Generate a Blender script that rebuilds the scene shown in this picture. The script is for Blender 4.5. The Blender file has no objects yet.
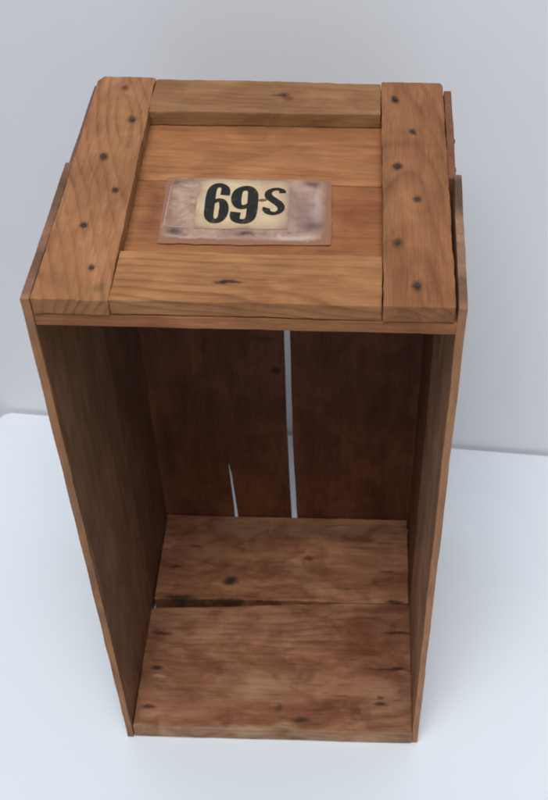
import bpy, bmesh, math, random
from mathutils import Vector, Matrix, noise
random.seed(7)
scn = bpy.context.scene

# ---------------------------------------------------------------- camera
cam_d = bpy.data.cameras.new('camera')
cam = bpy.data.objects.new('camera', cam_d)
scn.collection.objects.link(cam)
scn.camera = cam
cam.rotation_mode = 'XYZ'
cam.location = (0.0730, -0.6070, 1.1393)
cam.rotation_euler = (0.75366, -0.01718, 0.01496)
cam_d.sensor_fit = 'VERTICAL'
cam_d.sensor_height = 24.0
cam_d.lens = 1185.6 / 800 * 24.0
cam_d.shift_x = -78.9 / 800
cam_d.shift_y = 20.7 / 800
cam_d.clip_start = 0.02
cam_d.clip_end = 50
cam_d.dof.use_dof = True
cam_d.dof.focus_distance = 0.95
cam_d.dof.aperture_fstop = 11.0

# ---------------------------------------------------------------- light
world = bpy.data.worlds.new('World')
scn.world = world
world.use_nodes = True
bg = world.node_tree.nodes['Background']
bg.inputs[0].default_value = (0.84, 0.90, 1.0, 1)
bg.inputs[1].default_value = 0.33

def area(name, loc, target, size, power, col):
    d = bpy.data.lights.new(name, 'AREA')
    d.shape = 'RECTANGLE'
    d.size, d.size_y = size
    d.energy = power
    d.color = col
    o = bpy.data.objects.new(name, d)
    scn.collection.objects.link(o)
    o.location = loc
    o.rotation_euler = (Vector(target) - Vector(loc)).to_track_quat('-Z', 'Y').to_euler()
    return o
area('ceiling_light', (-0.14, -1.52, 4.1), (0, 0.10, 0.2), (2.4, 1.8), 143, (0.97, 0.98, 1.0))

scn.view_settings.view_transform = 'Standard'
scn.view_settings.look = 'None'
scn.view_settings.exposure = 0.0
scn.view_settings.gamma = 1.0
scn.render.engine = 'CYCLES'
scn.cycles.filter_width = 1.8
scn.cycles.max_bounces = 8
scn.cycles.diffuse_bounces = 5

# ---------------------------------------------------------------- node helpers
class NT:
    def __init__(self, name):
        self.m = bpy.data.materials.new(name)
        self.m.use_nodes = True
        self.t = self.m.node_tree
        self.b = self.t.nodes['Principled BSDF']
    def new(self, k, **kw):
        n = self.t.nodes.new(k)
        for a, v in kw.items(): setattr(n, a, v)
        return n
    def put(self, sock, v):
        if isinstance(v, bpy.types.NodeSocket): self.t.links.new(v, sock)
        elif v is not None: sock.default_value = v
    def math(self, op, a, b=None, c=None, clamp=False):
        n = self.new('ShaderNodeMath', operation=op, use_clamp=clamp)
        self.put(n.inputs[0], a); self.put(n.inputs[1], b)
        if c is not None: self.put(n.inputs[2], c)
        return n.outputs[0]
    def comb(self, x, y, z):
        n = self.new('ShaderNodeCombineXYZ')
        for i, v in enumerate((x, y, z)): self.put(n.inputs[i], v)
        return n.outputs[0]
    def noise(self, vec, scale, detail=3, rough=0.55, dist=0.0):
        n = self.new('ShaderNodeTexNoise')
        self.put(n.inputs['Vector'], vec)
        n.inputs['Scale'].default_value = scale
        n.inputs['Detail'].default_value = detail
        n.inputs['Roughness'].default_value = rough
        n.inputs['Distortion'].default_value = dist
        return n.outputs['Fac']
    def ramp(self, fac, stops):
        n = self.new('ShaderNodeValToRGB')
        self.put(n.inputs[0], fac)
        e = n.color_ramp.elements
        while len(e) < len(stops): e.new(0.5)
        for i, (p, c) in enumerate(stops):
            e[i].position = p
            e[i].color = (c, c, c, 1) if isinstance(c, (int, float)) else (*c, 1)
        return n.outputs[0]
    def mix(self, fac, a, b, mode='MIX'):
        n = self.new('ShaderNodeMix', data_type='RGBA', blend_type=mode)
        self.put(n.inputs[0], fac)
        for s, v in ((n.inputs[6], a), (n.inputs[7], b)):
            if isinstance(v, tuple): v = (*v, 1) if len(v) == 3 else v
            self.put(s, v)
        return n.outputs[2]
    def obj(self):
        n = self.new('ShaderNodeTexCoord')
        s = self.new('ShaderNodeSeparateXYZ')
        self.t.links.new(n.outputs['Object'], s.inputs[0])
        return n.outputs['Object'], s.outputs
    def bump(self, h, strength, dist, prev=None):
        n = self.new('ShaderNodeBump')
        n.inputs['Strength'].default_value = strength
        n.inputs['Distance'].default_value = dist
        self.put(n.inputs['Height'], h)
        if prev is not None: self.put(n.inputs['Normal'], prev)
        return n.outputs[0]

def spot(t, ga, ca, u, v, su, sv, soft=None):
    """1 at (u,v) falling to 0; su along the grain, sv across it."""
    a = t.math('DIVIDE', t.math('SUBTRACT', ga, u), su)
    b = t.math('DIVIDE', t.math('SUBTRACT', ca, v), sv)
    d = t.math('ADD', t.math('MULTIPLY', a, a), t.math('MULTIPLY', b, b))
    return t.math('POWER', 2.718, t.math('MULTIPLY', d, -1.0))

def wood(name, grain, across, light, dark, seed=0, spacing=0.0045, pith=(0.0, -0.05), slope=(0.05, 0.08),
         wob=0.006, ring=0.55, blotch=0.5, bcol=(0.22, 0.085, 0.035), stains=(), knots=(), grime=0.35, pale=None, patches=(), streak=0.35, mottle=0.5):
    """Sawn softwood. grain/across: 0 x, 1 y, 2 z. Annual rings are cut from a tilted, wobbling pith."""
    t = NT(name)
    P, S = t.obj()
    third = 3 - grain - across
    g, a, b = S[grain], S[across], S[third]
    off = seed * 1.37
    # slow warp of the rings, stretched along the grain
    lo = t.comb(t.math('MULTIPLY_ADD', g, 0.35, off), a, b)
    n1 = t.noise(lo, 14, 2, 0.5)
    n1 = t.math('SUBTRACT', n1, 0.5)
    r = None
    aa = t.math('SUBTRACT', t.math('MULTIPLY_ADD', g, -slope[0], a), pith[0])
    bb = t.math('SUBTRACT', t.math('MULTIPLY_ADD', g, -slope[1], b), pith[1])
    r = t.math('SQRT', t.math('ADD', t.math('MULTIPLY', aa, aa), t.math('MULTIPLY', bb, bb)))
    r = t.math('MULTIPLY_ADD', n1, wob * 4, r)
    for (u, v, s) in knots:
        k = spot(t, g, a, u, v, s * 4.5, s * 2.6)
        r = t.math('MULTIPLY_ADD', k, s * 2.2, r)
    n2 = t.noise(t.comb(t.math('MULTIPLY_ADD', g, 0.08, off), a, b), 260, 3, 0.6)
    r = t.math('MULTIPLY_ADD', n2, 0.0012, r)
    fr = t.math('FRACT', t.math('DIVIDE', r, spacing))
    rg = t.ramp(fr, [(0.0, 0.12), (0.16, 0.0), (0.55, 0.25), (0.86, 1.0), (1.0, 0.12)])
    amp = t.noise(t.comb(t.math('MULTIPLY_ADD', g, 0.5, off + 3), a, b), 22, 2)
    amp = t.math('MULTIPLY', t.ramp(amp, [(0.3, 0.25), (0.7, 1.0)]), ring)
    col = t.mix(t.math('MULTIPLY', rg, amp), light, dark)
    # broad colour drift and darker weathered blotches
    n3 = t.noise(t.comb(t.math('MULTIPLY_ADD', g, 0.55, off + 9), a, b), 17, 4, 0.62, 0.6)
    f3 = t.math('MULTIPLY', t.ramp(n3, [(0.44, 0.0), (0.60, 1.0)]), blotch)
    col = t.mix(f3, col, bcol)
    n3b = t.noise(t.comb(t.math('MULTIPLY_ADD', g, 0.3, off + 21), a, b), 34, 3, 0.6, 0.4)
    f3b = t.math('MULTIPLY', t.ramp(n3b, [(0.5, 0.0), (0.64, 1.0)]), 0.5)
    pl = pale or tuple(min(1, c * 1.25 + 0.01) for c in light)
    col = t.mix(f3b, col, pl)
    for (u, v, su, sv, k, c) in patches:
        w = spot(t, t.math('MULTIPLY_ADD', n1, 0.05, g), t.math('MULTIPLY_ADD', n3b, 0.03, t.math('SUBTRACT', a, 0.015)), u, v, su, sv)
        col = t.mix(t.math('MULTIPLY', w, k), col, c)
    # soft lengthwise streaks
    n7 = t.noise(t.comb(t.math('MULTIPLY_ADD', g, 0.07, off + 13), a, b), 95, 3, 0.6, 0.3)
    col = t.mix(streak, col, t.ramp(n7, [(0.32, (0.66, 0.60, 0.56)), (0.5, (0.98, 0.97, 0.95)), (0.68, (1.30, 1.26, 1.18))]), 'MULTIPLY')
    n8 = t.noise(t.comb(t.math('MULTIPLY_ADD', g, 0.6, off + 17), a, b), 30, 3, 0.6, 0.8)
    col = t.mix(mottle, col, t.ramp(n8, [(0.40, (0.80, 0.70, 0.64)), (0.50, (1.0, 0.98, 0.96)), (0.60, (1.16, 1.17, 1.18))]), 'MULTIPLY')
    # fibres
    n4 = t.noise(t.comb(t.math('MULTIPLY_ADD', g, 0.035, off), a, b), 900, 3, 0.65)
    fib = t.ramp(n4, [(0.3, 0.72), (0.65, 1.1)])
    col = t.mix(0.75, col, fib, 'MULTIPLY')
    # short dark pores and scratches
    n5 = t.noise(t.comb(t.math('MULTIPLY_ADD', g, 0.10, off + 5), a, b), 230, 2, 0.6)
    f5 = t.math('MULTIPLY', t.ramp(n5, [(0.63, 0.0), (0.74, 1.0)]), grime)
    col = t.mix(f5, col, (0.06, 0.028, 0.018))
    n6 = t.noise(P, 60, 4, 0.7, 0.3)
    f6 = t.math('MULTIPLY', t.ramp(n6, [(0.58, 0.0), (0.75, 1.0)]), grime * 0.6)
    col = t.mix(f6, col, (0.10, 0.055, 0.04))
    jit = t.math('MULTIPLY', t.math('SUBTRACT', n6, 0.5), 0.010)
    jg = t.math('ADD', g, jit); ja = t.math('ADD', a, t.math('MULTIPLY', jit, -0.8))
    for (u, v, s) in knots:
        k = spot(t, jg, ja, u, v, s * 1.5, s)
        col = t.mix(t.math('MULTIPLY', t.ramp(k, [(0.12, 0.0), (0.5, 0.75), (0.9, 1.0)]), 0.9), col, (0.085, 0.035, 0.018))
        k2 = spot(t, jg, ja, u, v, s * 3.2, s * 1.8)
        col = t.mix(t.math('MULTIPLY', k2, 0.35), col, (0.20, 0.075, 0.03))
    for st in stains:
        u, v, su, sv, kk = st[:5]
        c = st[5] if len(st) > 5 else (0.030, 0.016, 0.011)
        k = t.ramp(spot(t, jg, ja, u, v, su, sv), [(0.15, 0.0), (0.75, 1.0)])
        col = t.mix(t.math('MULTIPLY', k, kk), col, c)
    col = t.mix(1.0, col, (1.04, 1.01, 0.91), 'MULTIPLY')
    t.put(t.b.inputs['Base Color'], col)
    t.put(t.b.inputs['Roughness'], t.math('MULTIPLY_ADD', n4, 0.25, 0.55))
    t.b.inputs['Specular IOR Level'].default_value = 0.22
    nb = t.bump(n4, 0.35, 0.0006)
    nb = t.bump(rg, 0.18, 0.0005, nb)
    nb = t.bump(n6, 0.25, 0.0015, nb)
    t.put(t.b.inputs['Normal'], nb)
    return t.m

# ---------------------------------------------------------------- mesh helpers
def link(name, bm, mat, parent=None, smooth=False):
    bmesh.ops.recalc_face_normals(bm, faces=bm.faces)
    me = bpy.data.meshes.new(name)
    bm.to_mesh(me); bm.free()
    if smooth:
        for p in me.polygons: p.use_smooth = True
    me.materials.append(mat)
    o = bpy.data.objects.new(name, me)
    scn.collection.objects.link(o)
    if parent: o.parent = parent
    return o

def prism(pts, axis, d0, d1):
    """Outline pts in the plane across 'axis', extruded from d0 to d1."""
    bm = bmesh.new()
    def mk(p, d):
        c = list(p); c.insert(axis, d); return bm.verts.new(c)
    A = [mk(p, d0) for p in pts]; B = [mk(p, d1) for p in pts]
    n = len(pts)
    bm.faces.new(A); bm.faces.new(B[::-1])
    for i in range(n): bm.faces.new((A[i], A[(i + 1) % n], B[(i + 1) % n], B[i]))
    return bm

def age(bm, bev=0.0009, step=0.009, amp=0.0007, seed=0, fine=0.0003, warp=None, chip=0.0):
    """Soften the sawn edges, cut the board into short runs and let it wander like old timber."""
    bmesh.ops.recalc_face_normals(bm, faces=bm.faces)
    sharp = [e for e in bm.edges if len(e.link_faces) == 2 and e.calc_face_angle(0) > 0.6]
    bmesh.ops.bevel(bm, geom=sharp, offset=bev, segments=2, profile=0.6, affect='EDGES', clamp_overlap=True)
    lo = [min(v.co[i] for v in bm.verts) for i in range(3)]
    hi = [max(v.co[i] for v in bm.verts) for i in range(3)]
    for ax in range(3):
        L = hi[ax] - lo[ax]
        k = int(L / step)
        if L < 0.03: continue
        for i in range(1, k):
            co = [0, 0, 0]; co[ax] = lo[ax] + L * i / k
            no = [0, 0, 0]; no[ax] = 1
            bmesh.ops.bisect_plane(bm, geom=bm.verts[:] + bm.edges[:] + bm.faces[:], plane_co=co, plane_no=no)
    s = Vector((seed * 3.1, seed * 1.7, seed * 0.9))
    for v in bm.verts:
        p = v.co.copy()
        v.co += noise.noise_vector(p * 22 + s) * amp + noise.noise_vector(p * 120 + s) * fine
        q = noise.noise(p * 75 + s * 2)
        if chip and q > 0.28:
            for i in (0, 1, 2):
                if hi[i] - lo[i] > 0.03: continue
                if abs(p[i] - hi[i]) < 0.0012: v.co[i] -= chip * min(1, (q - 0.28) * 4)
        if warp: v.co += Vector(warp(p))
    return bm

# ================================================================= SETTING
def plain(name, col, rough, var, vs, bump=0.0):
    t = NT(name)
    P, S = t.obj()
    n = t.noise(P, vs, 4, 0.6)
    c = t.mix(t.ramp(n, [(0.3, 0.0), (0.7, 1.0)]), tuple(x * (1 - var) for x in col), col)
    t.put(t.b.inputs['Base Color'], c)
    t.b.inputs['Roughness'].default_value = rough
    t.b.inputs['Specular IOR Level'].default_value = 0.3
    if bump:
        t.put(t.b.inputs['Normal'], t.bump(t.noise(P, 350, 3, 0.6), bump, 0.0004))
    return t.m

WALL_ANG = math.atan2(0.408 - 0.4639, 0.3285 + 0.3848)
wx = Vector((math.cos(WALL_ANG), math.sin(WALL_ANG), 0))      # along the wall
wy = Vector((-wx.y, wx.x, 0))                                 # into the wall
corner = Vector((-0.386, 0.4640, 0))

bm = bmesh.new()
bmesh.ops.create_cube(bm, size=1)
for v in bm.verts:
    v.co = Vector((v.co.x * 5.0 + 0.6, (v.co.y + 0.5) * 0.1 + 0.006, v.co.z * 3.4 + 0.7))
wall = link('wall', bm, plain('wall_paint', (0.83, 0.84, 0.865), 0.85, 0.025, 3.0, 0.15))
wall.location = corner; wall.rotation_euler.z = WALL_ANG
wall['kind'] = 'structure'

# table: a thick white slab with rounded corners
W_, D_, r_ = 1.9, 1.5, 0.012
pts = []
for cx, cy, a0 in ((W_ - r_, -r_, 0), (r_, -r_, 90), (r_, -D_ + r_, 180), (W_ - r_, -D_ + r_, 270)):
    for k in range(7):
        a = math.radians(a0 + 15 * k)
        pts.append((cx + r_ * math.cos(a), cy + r_ * math.sin(a)))
bm = prism(pts, 2, -0.030, -0.0005)
ed = [e for e in bm.edges if abs(e.verts[0].co.z - e.verts[1].co.z) < 1e-6 and e.verts[0].co.z > -0.01]
bmesh.ops.bevel(bm, geom=ed, offset=0.002, segments=3, profile=0.5, affect='EDGES')
table = link('table', bm, plain('table_laminate', (0.765, 0.815, 0.855), 0.42, 0.02, 2.0, 0.05), smooth=False)
table.location = corner; table.rotation_euler.z = WALL_ANG
table['label'] = 'smooth white tabletop against the pale wall, with the wooden crate standing on it'
table['category'] = 'table'

# ================================================================= CRATE
H, DP = 0.6072, 0.2825
crate = bpy.data.objects.new('wooden_crate', None)
scn.collection.objects.link(crate)
crate['label'] = 'old brown wooden crate stood on end with open front and numbered paper label'
crate['category'] = 'crate'

LT = (0.300, 0.140, 0.064); DK = (0.125, 0.048, 0.021)
nails_left = [(-0.1203, 0.2655), (-0.1069, 0.2182), (-0.1219, 0.1661), (-0.1070, 0.1238), (-0.1229, 0.0807), (-0.1091, 0.0326)]
nails_right = [(0.1040, 0.2568), (0.1179, 0.2089), (0.1046, 0.1618), (0.1191, 0.1201), (0.1044, 0.0671), (0.1176, 0.0203)]
nails_rail = [(0.0129, 0.2605), (-0.0163, 0.0219)]

def st(ns, grain, k=1.0, s=0.0033):
    out = []
    for i, (x, y) in enumerate(ns):
        u, v = (y, x) if grain == 1 else (x, y)
        q = s * (0.8 + 0.5 * random.random())
        out.append((u, v, q * 1.5, q, k * (0.75 + 0.25 * random.random())))
    return out

# --- top end: recessed panel of two boards, framed by two cleats and two rails
zp0, zp1 = H - 0.0255, H - 0.0142
bm = prism([(-0.1442, 0.1585), (0.1442, 0.1553), (0.1442, 0.2815), (-0.1442, 0.2815)], 2, zp0, zp1)
link('panel_board', age(bm, seed=1, amp=0.0004), wood('pine_panel_back', 0, 1, (0.338, 0.149, 0.066), (0.200, 0.081, 0.037), 1, ring=0.5,
     pith=(0.25, 0.50), slope=(0.01, 0.02), blotch=0.2, grime=0.15, patches=[(0.03, 0.225, 0.07, 0.012, 0.4, (0.264, 0.125, 0.059))]), crate)
bm = prism([(-0.1462, 0.0005), (0.1450, 0.0005), (0.1446, 0.1546), (-0.1450, 0.1578)], 2, zp0, zp1 - 0.0006)
link('panel_board', age(bm, seed=2, amp=0.0004), wood('pine_panel_front', 0, 1, (0.300, 0.128, 0.055), (0.200, 0.078, 0.034), 2, ring=0.45,
     pith=(0.02, 0.50), slope=(0.02, 0.02), blotch=0.35, bcol=(0.164, 0.050, 0.023), grime=0.35,
     patches=[(0.075, 0.115, 0.022, 0.03, 0.6, (0.218, 0.063, 0.021)), (-0.080, 0.12, 0.006, 0.03, 0.6, (0.146, 0.044, 0.023))]), crate)

bm = prism([(-0.1458, -0.0008), (-0.0932, -0.0010), (-0.0968, 0.2832), (-0.1405, 0.2832), (-0.1445, 0.2765)], 2, H - 0.0140, H)
link('cleat', age(bm, bev=0.0013, seed=3, step=0.005, fine=0.0005), wood('pine_cleat_west', 1, 0, LT, DK, 3, spacing=0.0075, pith=(-0.07, H - 0.03), slope=(-0.20, 0.13),
     ring=0.75, blotch=0.3, wob=0.006, streak=0.0, mottle=0.6, grime=0.25, stains=st(nails_left, 1) + [(0.012, -0.1005, 0.006, 0.004, 0.5, (0.08, 0.06, 0.03)), (0.268, -0.123, 0.012, 0.006, 0.4, (0.22, 0.09, 0.05))]), crate)
bm = prism([(0.0935, -0.0012), (0.1432, -0.0004), (0.1442, 0.2800), (0.1425, 0.2845), (0.0926, 0.2845)], 2, H - 0.0140, H + 0.0006)
link('cleat', age(bm, bev=0.0013, seed=4, step=0.005, fine=0.0005), wood('pine_cleat_east', 1, 0, (0.255, 0.112, 0.050), (0.125, 0.051, 0.025), 4, spacing=0.006, pith=(0.105, H - 0.045), slope=(0.01, -0.10),
     ring=0.7, blotch=0.4, wob=0.004, grime=0.35, stains=st(nails_right, 1)), crate)
bm = prism([(-0.0927, 0.0002), (0.0930, 0.0002), (0.0930, 0.0540), (0.03, 0.0536), (-0.04, 0.0548), (-0.0933, 0.0535)], 2, H - 0.0138, H - 0.0007)
link('rail', age(bm, bev=0.0012, seed=5, step=0.005, fine=0.0005), wood('pine_rail_front', 0, 1, (0.335, 0.160, 0.069), (0.157, 0.060, 0.026), 5, spacing=0.007, pith=(-0.01, H - 0.03), slope=(0.05, -0.14),
     ring=0.85, blotch=0.3, wob=0.006, grime=0.25, stains=st(nails_rail[1:], 0, 0.8, 0.0032) + [(-0.0125, 0.0228, 0.0085, 0.0019, 0.9), (-0.0200, 0.0215, 0.004, 0.0016, 0.7)]), crate)
bm = prism([(-0.0962, 0.2325), (0.0923, 0.2355), (0.0923, 0.2822), (-0.0966, 0.2822)], 2, H - 0.0138, H - 0.0004)
link('rail', age(bm, bev=0.0012, seed=6, step=0.005, fine=0.0005), wood('pine_rail_back', 0, 1, (0.260, 0.138, 0.066), (0.145, 0.069, 0.035), 6, spacing=0.006, pith=(0.33, H - 0.03), slope=(-0.06, 0.08),
     ring=0.4, blotch=0.25, wob=0.006, grime=0.2, stains=st(nails_rail[:1], 0, 0.6, 0.0034) + [(0.0080, 0.2600, 0.006, 0.0016, 0.6)], knots=[(0.016, 0.256, 0.003)]), crate)

# --- sides: two thin boards each, running down the crate
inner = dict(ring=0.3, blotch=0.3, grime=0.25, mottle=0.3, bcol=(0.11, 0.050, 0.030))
GL = (0.17, 0.090, 0.060); GD = (0.10, 0.050, 0.034)  # side tone lowered so the inner faces carry some interior shade
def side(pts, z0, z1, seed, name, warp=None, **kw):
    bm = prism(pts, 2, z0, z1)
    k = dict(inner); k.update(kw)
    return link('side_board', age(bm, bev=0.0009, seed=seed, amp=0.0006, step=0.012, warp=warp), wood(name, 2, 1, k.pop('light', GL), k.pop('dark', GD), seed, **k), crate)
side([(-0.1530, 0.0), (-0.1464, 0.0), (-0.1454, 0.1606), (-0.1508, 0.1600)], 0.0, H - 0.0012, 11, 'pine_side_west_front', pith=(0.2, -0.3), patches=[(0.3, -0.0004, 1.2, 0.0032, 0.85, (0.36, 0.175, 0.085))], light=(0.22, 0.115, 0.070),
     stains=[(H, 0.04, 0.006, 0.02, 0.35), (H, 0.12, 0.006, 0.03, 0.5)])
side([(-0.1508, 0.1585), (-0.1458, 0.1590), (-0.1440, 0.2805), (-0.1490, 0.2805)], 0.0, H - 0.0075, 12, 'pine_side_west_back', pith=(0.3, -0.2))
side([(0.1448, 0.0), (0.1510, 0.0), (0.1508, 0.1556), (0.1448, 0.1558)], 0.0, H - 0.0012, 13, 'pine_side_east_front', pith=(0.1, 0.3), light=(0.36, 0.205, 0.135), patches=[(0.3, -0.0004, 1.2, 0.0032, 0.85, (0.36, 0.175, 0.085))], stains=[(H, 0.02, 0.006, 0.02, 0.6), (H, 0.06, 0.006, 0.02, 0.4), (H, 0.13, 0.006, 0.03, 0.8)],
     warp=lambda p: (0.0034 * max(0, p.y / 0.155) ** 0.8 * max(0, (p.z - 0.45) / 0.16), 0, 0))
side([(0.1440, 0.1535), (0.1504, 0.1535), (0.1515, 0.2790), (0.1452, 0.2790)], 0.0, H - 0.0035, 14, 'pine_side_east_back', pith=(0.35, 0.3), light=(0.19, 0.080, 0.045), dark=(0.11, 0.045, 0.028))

# --- back: two boards with an open gap; the west one has a split running up from the foot
BK = (0.110, 0.039, 0.020); BD = (0.075, 0.025, 0.013)  # both back boards: tone lowered, interior shade put into the colour
def lerp_rows(rows, z):
    for (z0, a), (z1, b) in zip(rows, rows[1:]):
        if z <= z1: return a + (b - a) * (z - z0) / (z1 - z0)
    return rows[-1][1]
split_w = [(0.0, -0.0640), (0.03, -0.0634), (0.062, -0.0640), (0.095, -0.0652), (0.128, -0.0664)]
split_e = [(0.0, -0.0594), (0.03, -0.0596), (0.062, -0.0608), (0.095, -0.0627), (0.128, -0.0664)]
edge_e = [(0.0, 0.0054), (0.03, 0.0050), (0.17, 0.0030), (0.33, 0.0034), (0.60, 0.0036)]
bm = bmesh.new()
zs = [0.0008 + 0.008 * i for i in range(16)] + [0.128] + [0.136 + (H - 0.016 - 0.136) * i / 40 for i in range(41)]
rows = []
for z in zs:
    e = lerp_rows(edge_e, z)
    a, b = (lerp_rows(split_w, z), lerp_rows(split_e, z)) if z < 0.128 else (-0.0664 - (z - 0.128) * 0.01,) * 2
    A = [bm.verts.new((-0.1500 + (a + 0.1500) * k / 8, 0.2835, z)) for k in range(9)]
    B = [A[-1] if z >= 0.128 else bm.verts.new((b, 0.2835, z))] + [bm.verts.new((b + (e - b) * k / 6, 0.2835, z)) for k in range(1, 7)]
    rows.append((A, B))
for r0, r1 in zip(rows, rows[1:]):
    for P0, P1 in zip(r0, r1):
        for k in range(len(P0) - 1): bm.faces.new((P0[k], P0[k + 1], P1[k + 1], P1[k]))
ex = bmesh.ops.extrude_face_region(bm, geom=bm.faces[:])
for v in ex['geom']:
    if isinstance(v, bmesh.types.BMVert): v.co.y += 0.0045
for v in bm.verts: v.co += noise.noise_vector(v.co * 22) * 0.0004
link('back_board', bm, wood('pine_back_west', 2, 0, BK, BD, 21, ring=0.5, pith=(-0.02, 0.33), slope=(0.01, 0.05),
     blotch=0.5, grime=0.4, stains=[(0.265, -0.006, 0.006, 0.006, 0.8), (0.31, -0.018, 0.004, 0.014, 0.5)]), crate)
east = [(0.0122, 0.0008), (0.1500, 0.0008), (0.1500, H - 0.016), (0.0104, H - 0.016), (0.0100, 0.33), (0.0092, 0.17), (0.0114, 0.03)]
bm = prism(east, 1, 0.2835, 0.2908)
bmesh.ops.triangulate(bm, faces=[f for f in bm.faces if len(f.verts) > 4])
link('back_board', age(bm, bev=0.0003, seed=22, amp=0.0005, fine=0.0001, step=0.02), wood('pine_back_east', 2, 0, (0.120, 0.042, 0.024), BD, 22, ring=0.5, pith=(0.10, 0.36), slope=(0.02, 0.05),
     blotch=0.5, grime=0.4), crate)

# --- bottom end: two boards with a tapering gap
FL = (0.315, 0.152, 0.090); FD = (0.115, 0.053, 0.033)
GREY = (0.27, 0.165, 0.108); RED = (0.170, 0.058, 0.030)
bm = prism([(-0.1456, 0.0006), (0.1446, -0.0012), (0.1446, 0.1600), (0.09, 0.1600), (0.02, 0.1570), (-0.06, 0.1515), (-0.1450, 0.1478)], 2, 0.0006, 0.0212)
link('bottom_board', age(bm, bev=0.0012, seed=31, amp=0.0006), wood('pine_bottom_front', 0, 1, FL, FD, 31, spacing=0.009, pith=(0.05, -0.03), slope=(0.10, -0.12), wob=0.011,
     ring=0.6, blotch=0.7, mottle=1.0, bcol=RED, grime=0.55, knots=[(0.112, 0.040, 0.0022)],
     stains=[(-0.127, 0.1143, 0.010, 0.0022, 0.75), (-0.1366, 0.1160, 0.006, 0.003, 0.5), (-0.128, 0.0697, 0.007, 0.003, 0.85), (-0.132, 0.0240, 0.008, 0.0025, 0.75),
             (0.1300, 0.1215, 0.020, 0.0018, 0.8), (0.1180, 0.0750, 0.030, 0.0018, 0.6), (0.131, 0.0760, 0.007, 0.0025, 0.9, (0.06, 0.015, 0.02)), (0.1112, 0.0330, 0.007, 0.0025, 0.8),
             (0.0280, 0.0120, 0.010, 0.0035, 0.8), (0.005, 0.0260, 0.005, 0.005, 0.6), (-0.125, 0.060, 0.006, 0.002, 0.6, (0.5, 0.33, 0.22))],
     patches=[(0.0, -0.0005, 0.9, 0.0035, 0.8, (0.40, 0.27, 0.18)), (-0.02, 0.055, 0.04, 0.014, 0.6, (0.38, 0.235, 0.14)), (-0.09, 0.030, 0.05, 0.012, 0.5, RED), (0.09, 0.11, 0.02, 0.03, 0.5, RED), (0.03, 0.04, 0.015, 0.02, 0.4, RED), (0.12, 0.04, 0.03, 0.02, 0.5, GREY), (-0.06, 0.075, 0.06, 0.008, 0.5, RED)]), crate)
bm = prism([(-0.1438, 0.1600), (-0.06, 0.1610), (0.02, 0.1618), (0.09, 0.1612), (0.1440, 0.1620), (0.1440, 0.2818), (-0.1438, 0.2818)], 2, 0.0006, 0.0206)
link('bottom_board', age(bm, bev=0.0012, seed=32, amp=0.0006), wood('pine_bottom_back', 0, 1, (0.42, 0.200, 0.115), (0.19, 0.078, 0.044), 32, spacing=0.009, pith=(0.24, -0.03), slope=(0.08, 0.12), wob=0.011,
     ring=0.6, blotch=0.6, mottle=1.0, bcol=RED, grime=0.55, knots=[(-0.0605, 0.1873, 0.0062), (0.028, 0.222, 0.003)],
     stains=[(-0.0600, 0.1870, 0.0075, 0.0062, 0.95, (0.050, 0.036, 0.028)), (-0.125, 0.206, 0.008, 0.002, 0.7), (-0.105, 0.236, 0.008, 0.002, 0.6), (0.120, 0.205, 0.010, 0.002, 0.6), (-0.115, 0.163, 0.018, 0.0040, 0.85), (-0.05, 0.1600, 0.075, 0.0022, 0.8, (0.05, 0.024, 0.015)), (0.128, 0.163, 0.01, 0.002, 0.8), (-0.12, 0.18, 0.004, 0.006, 0.5, (0.25, 0.06, 0.05))],
     patches=[(0.0, 0.262, 0.20, 0.014, 0.55, (0.21, 0.14, 0.095)), (-0.06, 0.222, 0.05, 0.01, 0.5, (0.40, 0.22, 0.12)), (0.01, 0.20, 0.03, 0.02, 0.4, GREY), (0.06, 0.20, 0.03, 0.015, 0.5, RED)]), crate)

# --- nails
t = NT('rusty_iron'); P, S = t.obj()
t.put(t.b.inputs['Base Color'], t.mix(t.noise(P, 900, 3), (0.010, 0.008, 0.008), (0.035, 0.018, 0.012)))
t.b.inputs['Roughness'].default_value = 0.6; t.b.inputs['Metallic'].default_value = 0.1
IRON = t.m
def nail_mesh(seed, r=0.0023):
    rnd = random.Random(seed)
    bm = bmesh.new(); rings = []
    for q, h in ((1.0, -0.001), (1.0, 0.0002), (0.72, 0.0005)):
        rings.append([bm.verts.new((r * q * math.cos(k * math.pi / 5) * (1.0 + 0.25 * math.sin(k * 1.3 + seed)), r * q * 0.9 * math.sin(k * math.pi / 5), h)) for k in range(10)])
    for a, b in zip(rings, rings[1:]):
        for k in range(10): bm.faces.new((a[k], a[(k + 1) % 10], b[(k + 1) % 10], b[k]))
    bm.faces.new(rings[-1])
    return bm
proto = None
def nail(x, y, z, normal='z', s=1.0):
    global proto
    if proto is None:
        o = link('nail', nail_mesh(3), IRON, crate); proto = o
    else:
        o = proto.copy(); scn.collection.objects.link(o); o.parent = crate
    o.location = (x, y, z)
    if normal == 'y': o.rotation_euler = (math.radians(90), random.random() * 6, 0)
    elif normal == 'x-': o.rotation_euler = (0, math.radians(-90), 0)
    elif normal == 'x+': o.rotation_euler = (0, math.radians(90), 0)
    else: o.rotation_euler = (0, 0, random.random() * 6)
    o.scale = (s * 0.78, s * 0.78, 1)
    o['group'] = 'nails of the crate'
    return o
for i, (x, y) in enumerate(nails_left): nail(x, y, H + 0.0001, s=0.85 + 0.35 * ((i * 7) % 5) / 5)
for i, (x, y) in enumerate(nails_right): nail(x, y, H + 0.0007, s=0.85 + 0.35 * ((i * 3) % 5) / 5)
for x, y in nails_rail: nail(x, y, H - 0.0004, s=0.85)
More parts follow.
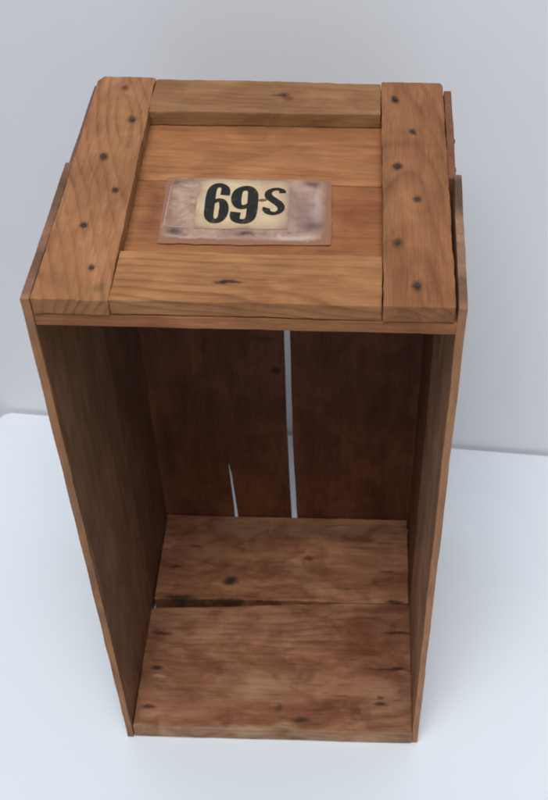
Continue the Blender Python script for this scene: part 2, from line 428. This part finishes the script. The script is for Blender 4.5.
for y, z in ((0.02, H - 0.018), (0.075, H - 0.020), (0.135, H - 0.018), (0.02, 0.011), (0.075, 0.010), (0.135, 0.011)):
    nail(-0.1522, y, z, 'x-'); nail(0.1523 + (0.003 * y / 0.155 if z > 0.3 else 0), y, z, 'x+')
for y, z in ((0.185, H - 0.018), (0.2164, H - 0.012), (0.255, H - 0.018), (0.19, 0.011), (0.25, 0.011)):
    nail(-0.1500, y, z, 'x-'); nail(0.1521, y, z, 'x+')

# --- paper label
zl = zp1 - 0.0002
def sheet(pts, z0, th, seed, amp=0.0004, step=0.006, zf=None):
    bm = prism(pts, 2, 0, th)
    lo = [min(v.co[i] for v in bm.verts) for i in range(2)]; hi = [max(v.co[i] for v in bm.verts) for i in range(2)]
    for ax in (0, 1):
        k = int((hi[ax] - lo[ax]) / step)
        for i in range(1, k):
            co = [0, 0, 0]; co[ax] = lo[ax] + (hi[ax] - lo[ax]) * i / k
            no = [0, 0, 0]; no[ax] = 1
            bmesh.ops.bisect_plane(bm, geom=bm.verts[:] + bm.edges[:] + bm.faces[:], plane_co=co, plane_no=no)
    for v in bm.verts:
        v.co.z += z0 + crinkle(v.co)
        n = noise.noise_vector(Vector((v.co.x, v.co.y, seed)) * 90)
        v.co.x += n.x * amp; v.co.y += n.y * amp
    return bm
def crinkle(p):
    return 0.0004 * noise.noise(Vector((p.x * 60, p.y * 60, 4.2))) + 0.0002 * noise.noise(Vector((p.x * 170, p.y * 170, 1.2))) + 0.0004

t = NT('old_label_paper'); P, S = t.obj(); x, y = S[0], S[1]
n = t.noise(P, 55, 4, 0.65, 0.5)
col = t.mix(t.ramp(n, [(0.35, 0.0), (0.65, 1.0)]), (0.27, 0.155, 0.105), (0.43, 0.280, 0.195))
n2 = t.noise(P, 28, 3, 0.6, 0.8)
col = t.mix(t.math('MULTIPLY', t.ramp(n2, [(0.5, 0.0), (0.66, 1.0)]), 0.5), col, (0.17, 0.10, 0.09))
jit = t.math('MULTIPLY', t.math('SUBTRACT', n, 0.5), 0.012)
jx, jy = t.math('ADD', x, jit), t.math('SUBTRACT', y, jit)
# clear margin of the tape: the board shows through beyond the paper
ex = t.math('POWER', t.math('ABSOLUTE', t.math('DIVIDE', t.math('ADD', jx, 0.0095), 0.0605)), 14.0)
ey = t.math('POWER', t.math('ABSOLUTE', t.math('DIVIDE', t.math('SUBTRACT', jy, 0.1230), 0.0385)), 14.0)
n9 = t.noise(P, 130, 4, 0.7, 0.4)
col = t.mix(t.math('MULTIPLY', t.ramp(n9, [(0.56, 0.0), (0.72, 1.0)]), 0.4), col, (0.55, 0.44, 0.36))
col = t.mix(t.math('MULTIPLY', t.ramp(n9, [(0.30, 1.0), (0.42, 0.0)]), 0.6), col, (0.13, 0.065, 0.05))
for (u, v, su, sv, k, c) in [(0.0440, 0.1035, 0.010, 0.0065, 1.0, (0.045, 0.025, 0.035)), (0.0407, 0.1560, 0.0065, 0.004, 1.0, (0.05, 0.025, 0.025)), (-0.0654, 0.1540, 0.0045, 0.0042, 0.95, (0.06, 0.03, 0.028)),
                             (-0.0600, 0.0930, 0.0065, 0.006, 1.0, (0.055, 0.032, 0.035)), (-0.0075, 0.0925, 0.008, 0.0038, 1.0, (0.05, 0.02, 0.018)), (0.033, 0.118, 0.016, 0.020, 0.6, (0.17, 0.10, 0.095)),
                             (0.045, 0.130, 0.004, 0.025, 0.35, (0.55, 0.47, 0.45)), (0.028, 0.088, 0.02, 0.003, 0.6, (0.62, 0.56, 0.53)), (-0.05, 0.086, 0.03, 0.002, 0.5, (0.6, 0.55, 0.5))]:
    col = t.mix(t.math('MULTIPLY', spot(t, jx, jy, u, v, su, sv), k), col, c)
col = t.mix(t.math('MULTIPLY', t.math('ADD', ex, ey), 0.85, clamp=True), col, (0.25, 0.110, 0.055))
t.put(t.b.inputs['Base Color'], col)
t.b.inputs['Roughness'].default_value = 0.5
t.put(t.b.inputs['Normal'], t.bump(n, 0.4, 0.001))
PAPER = t.m
t = NT('cream_printed_paper'); P, S = t.obj()
n = t.noise(P, 70, 4, 0.65)
col = t.mix(t.ramp(n, [(0.3, 0.0), (0.7, 1.0)]), (0.50, 0.370, 0.205), (0.64, 0.490, 0.290))
n2 = t.noise(P, 24, 3, 0.6, 0.6)
col = t.mix(t.math('MULTIPLY', t.ramp(n2, [(0.52, 0.0), (0.68, 1.0)]), 0.5), col, (0.42, 0.27, 0.18))
col = t.mix(t.math('MULTIPLY', spot(t, S[0], S[1], -0.0090, 0.0980, 0.006, 0.003), 0.7), col, (0.15, 0.06, 0.05))
jx = t.math('MULTIPLY_ADD', t.math('SUBTRACT', n, 0.5), 0.012, S[0]); jy = t.math('MULTIPLY_ADD', t.math('SUBTRACT', n2, 0.5), 0.012, S[1])
ex = t.math('POWER', t.math('ABSOLUTE', t.math('DIVIDE', t.math('ADD', jx, 0.0130), 0.0350)), 6.0)
ey = t.math('POWER', t.math('ABSOLUTE', t.math('DIVIDE', t.math('SUBTRACT', jy, 0.1285), 0.0310)), 6.0)
col = t.mix(t.math('MULTIPLY', t.math('ADD', ex, ey), 0.8, clamp=True), col, (0.30, 0.185, 0.130))
t.put(t.b.inputs['Base Color'], col); t.b.inputs['Roughness'].default_value = 0.5
CREAM = t.m
t = NT('black_ink'); P, S = t.obj()
n = t.noise(P, 140, 4, 0.7)
t.put(t.b.inputs['Base Color'], t.mix(t.ramp(n, [(0.55, 0.0), (0.8, 0.45)]), (0.018, 0.018, 0.017), (0.22, 0.17, 0.11)))
t.b.inputs['Roughness'].default_value = 0.7; t.b.inputs['Specular IOR Level'].default_value = 0.12
INK = t.m
t = NT('faded_ink'); t.b.inputs['Base Color'].default_value = (0.16, 0.07, 0.05, 1)
FADED = t.m
t = NT('label_border'); P, S = t.obj()
t.put(t.b.inputs['Base Color'], t.mix(t.ramp(t.noise(P, 120, 3), [(0.4, 0), (0.6, 1)]), (0.30, 0.20, 0.17), (0.42, 0.30, 0.24)))
BORDER = t.m

lab = link('paper_label', sheet([(-0.0735, 0.1600), (-0.02, 0.1618), (0.0540, 0.1615), (0.0548, 0.1605), (0.0560, 0.0830), (0.0550, 0.0818), (-0.01, 0.0790), (-0.0700, 0.0790), (-0.0712, 0.0795)], zl + 0.0001, 0.0003, 3, amp=0.0016), PAPER, crate)
link('printed_panel', sheet([(-0.0485, 0.1600), (0.0222, 0.1590), (0.0232, 0.0985), (-0.0462, 0.0970)], zl + 0.0006, 0.0002, 5, 0.0006), CREAM, lab)

def ribbon(name, path, mat, z, org, size, parent, n=14, lean=0.0, bold=1.0):
    """path: (u, v, width in metres) in the unit box -> a printed stroke as a continuous strip."""
    P3 = [Vector((org[0] + u * size[0] + lean * (v - 0.5), org[1] + v * size[1], w * bold)) for u, v, w in path]
    out = []
    for i in range(len(P3) - 1):
        p0 = P3[max(0, i - 1)]; p1 = P3[i]; p2 = P3[i + 1]; p3 = P3[min(len(P3) - 1, i + 2)]
        for k in range(n):
            s = k / n
            out.append(0.5 * ((2 * p1) + (p2 - p0) * s + (2 * p0 - 5 * p1 + 4 * p2 - p3) * s * s + (3 * p1 - p0 - 3 * p2 + p3) * s ** 3))
    out.append(P3[-1])
    bm = bmesh.new(); prev = None
    N = len(out)
    for i, p in enumerate(out):
        d = (out[min(N - 1, i + 1)] - out[max(0, i - 1)]); d.z = 0; d.normalize()
        nn = Vector((-d.y, d.x, 0)); row = []
        for s in (-0.5, 0, 0.5):
            q = Vector((p.x, p.y, 0)) + nn * p.z * s
            row.append(bm.verts.new((q.x, q.y, z + crinkle(q) + 0.00015 * i / N)))
        if prev:
            bm.faces.new((prev[0], prev[1], row[1], row[0])); bm.faces.new((prev[1], prev[2], row[2], row[1]))
        prev = row
    return link(name, bm, mat, parent)

zi = zl + 0.0011
T, M_, L_ = 0.0068, 0.0058, 0.0048
six = [(0.80, 0.70, 0.0066), (0.82, 0.78, 0.0066), (0.80, 0.86, 0.0060), (0.70, 0.925, L_), (0.50, 0.945, L_), (0.31, 0.915, 0.0052), (0.20, 0.82, 0.0062), (0.17, 0.65, T), (0.17, 0.45, T), (0.18, 0.25, T),
       (0.22, 0.14, 0.0060), (0.34, 0.065, 0.0050), (0.50, 0.050, L_), (0.68, 0.075, 0.0050), (0.80, 0.16, 0.0060), (0.84, 0.30, 0.0066), (0.82, 0.43, 0.0062), (0.73, 0.53, 0.0052), (0.57, 0.565, 0.0042), (0.40, 0.535, 0.0036), (0.24, 0.46, 0.0030)]
ribbon('printed_digit', six, INK, zi, (-0.0400, 0.1035), (0.0166, 0.0500), lab, lean=-0.0006, bold=1.10)
nine = [(1 - u, 1 - v, w) for u, v, w in six]
ribbon('printed_digit', nine, INK, zi, (-0.0206, 0.1035), (0.0190, 0.0465), lab, lean=-0.0006, bold=1.20)
ess = [(0.86, 0.80, 0.0044), (0.84, 0.88, 0.0040), (0.68, 0.95, 0.0030), (0.48, 0.955, 0.0030), (0.28, 0.90, 0.0036), (0.17, 0.78, 0.0046), (0.24, 0.64, 0.0052), (0.46, 0.53, 0.0054), (0.70, 0.42, 0.0054),
       (0.84, 0.29, 0.0048), (0.82, 0.15, 0.0038), (0.64, 0.055, 0.0032), (0.42, 0.045, 0.0034), (0.22, 0.10, 0.0042), (0.14, 0.20, 0.0048), (0.16, 0.24, 0.0040)]
ribbon('printed_letter', ess, INK, zi, (0.0036, 0.1155), (0.0158, 0.0335), lab, lean=0.0, bold=1.2)
ribbon('printed_dash', [(0, 0.4, 0.0018), (0.5, 0.5, 0.0034), (1, 0.6, 0.0020)], FADED, zi, (-0.0010, 0.1310), (0.0065, 0.004), lab)
bw = 0.0009
ribbon('printed_border', [(1, 0.98, bw), (0.6, 1, bw), (0.08, 1, bw), (0.0, 0.99, bw), (0, 0.9, bw), (0, 0.5, bw), (0.01, 0.1, bw), (0.02, 0.0, bw), (0.1, 0, bw), (0.6, 0.0, bw), (1, 0.0, bw)], BORDER, zl + 0.0006, (-0.0690, 0.0985), (0.0165, 0.0500), lab, n=6)
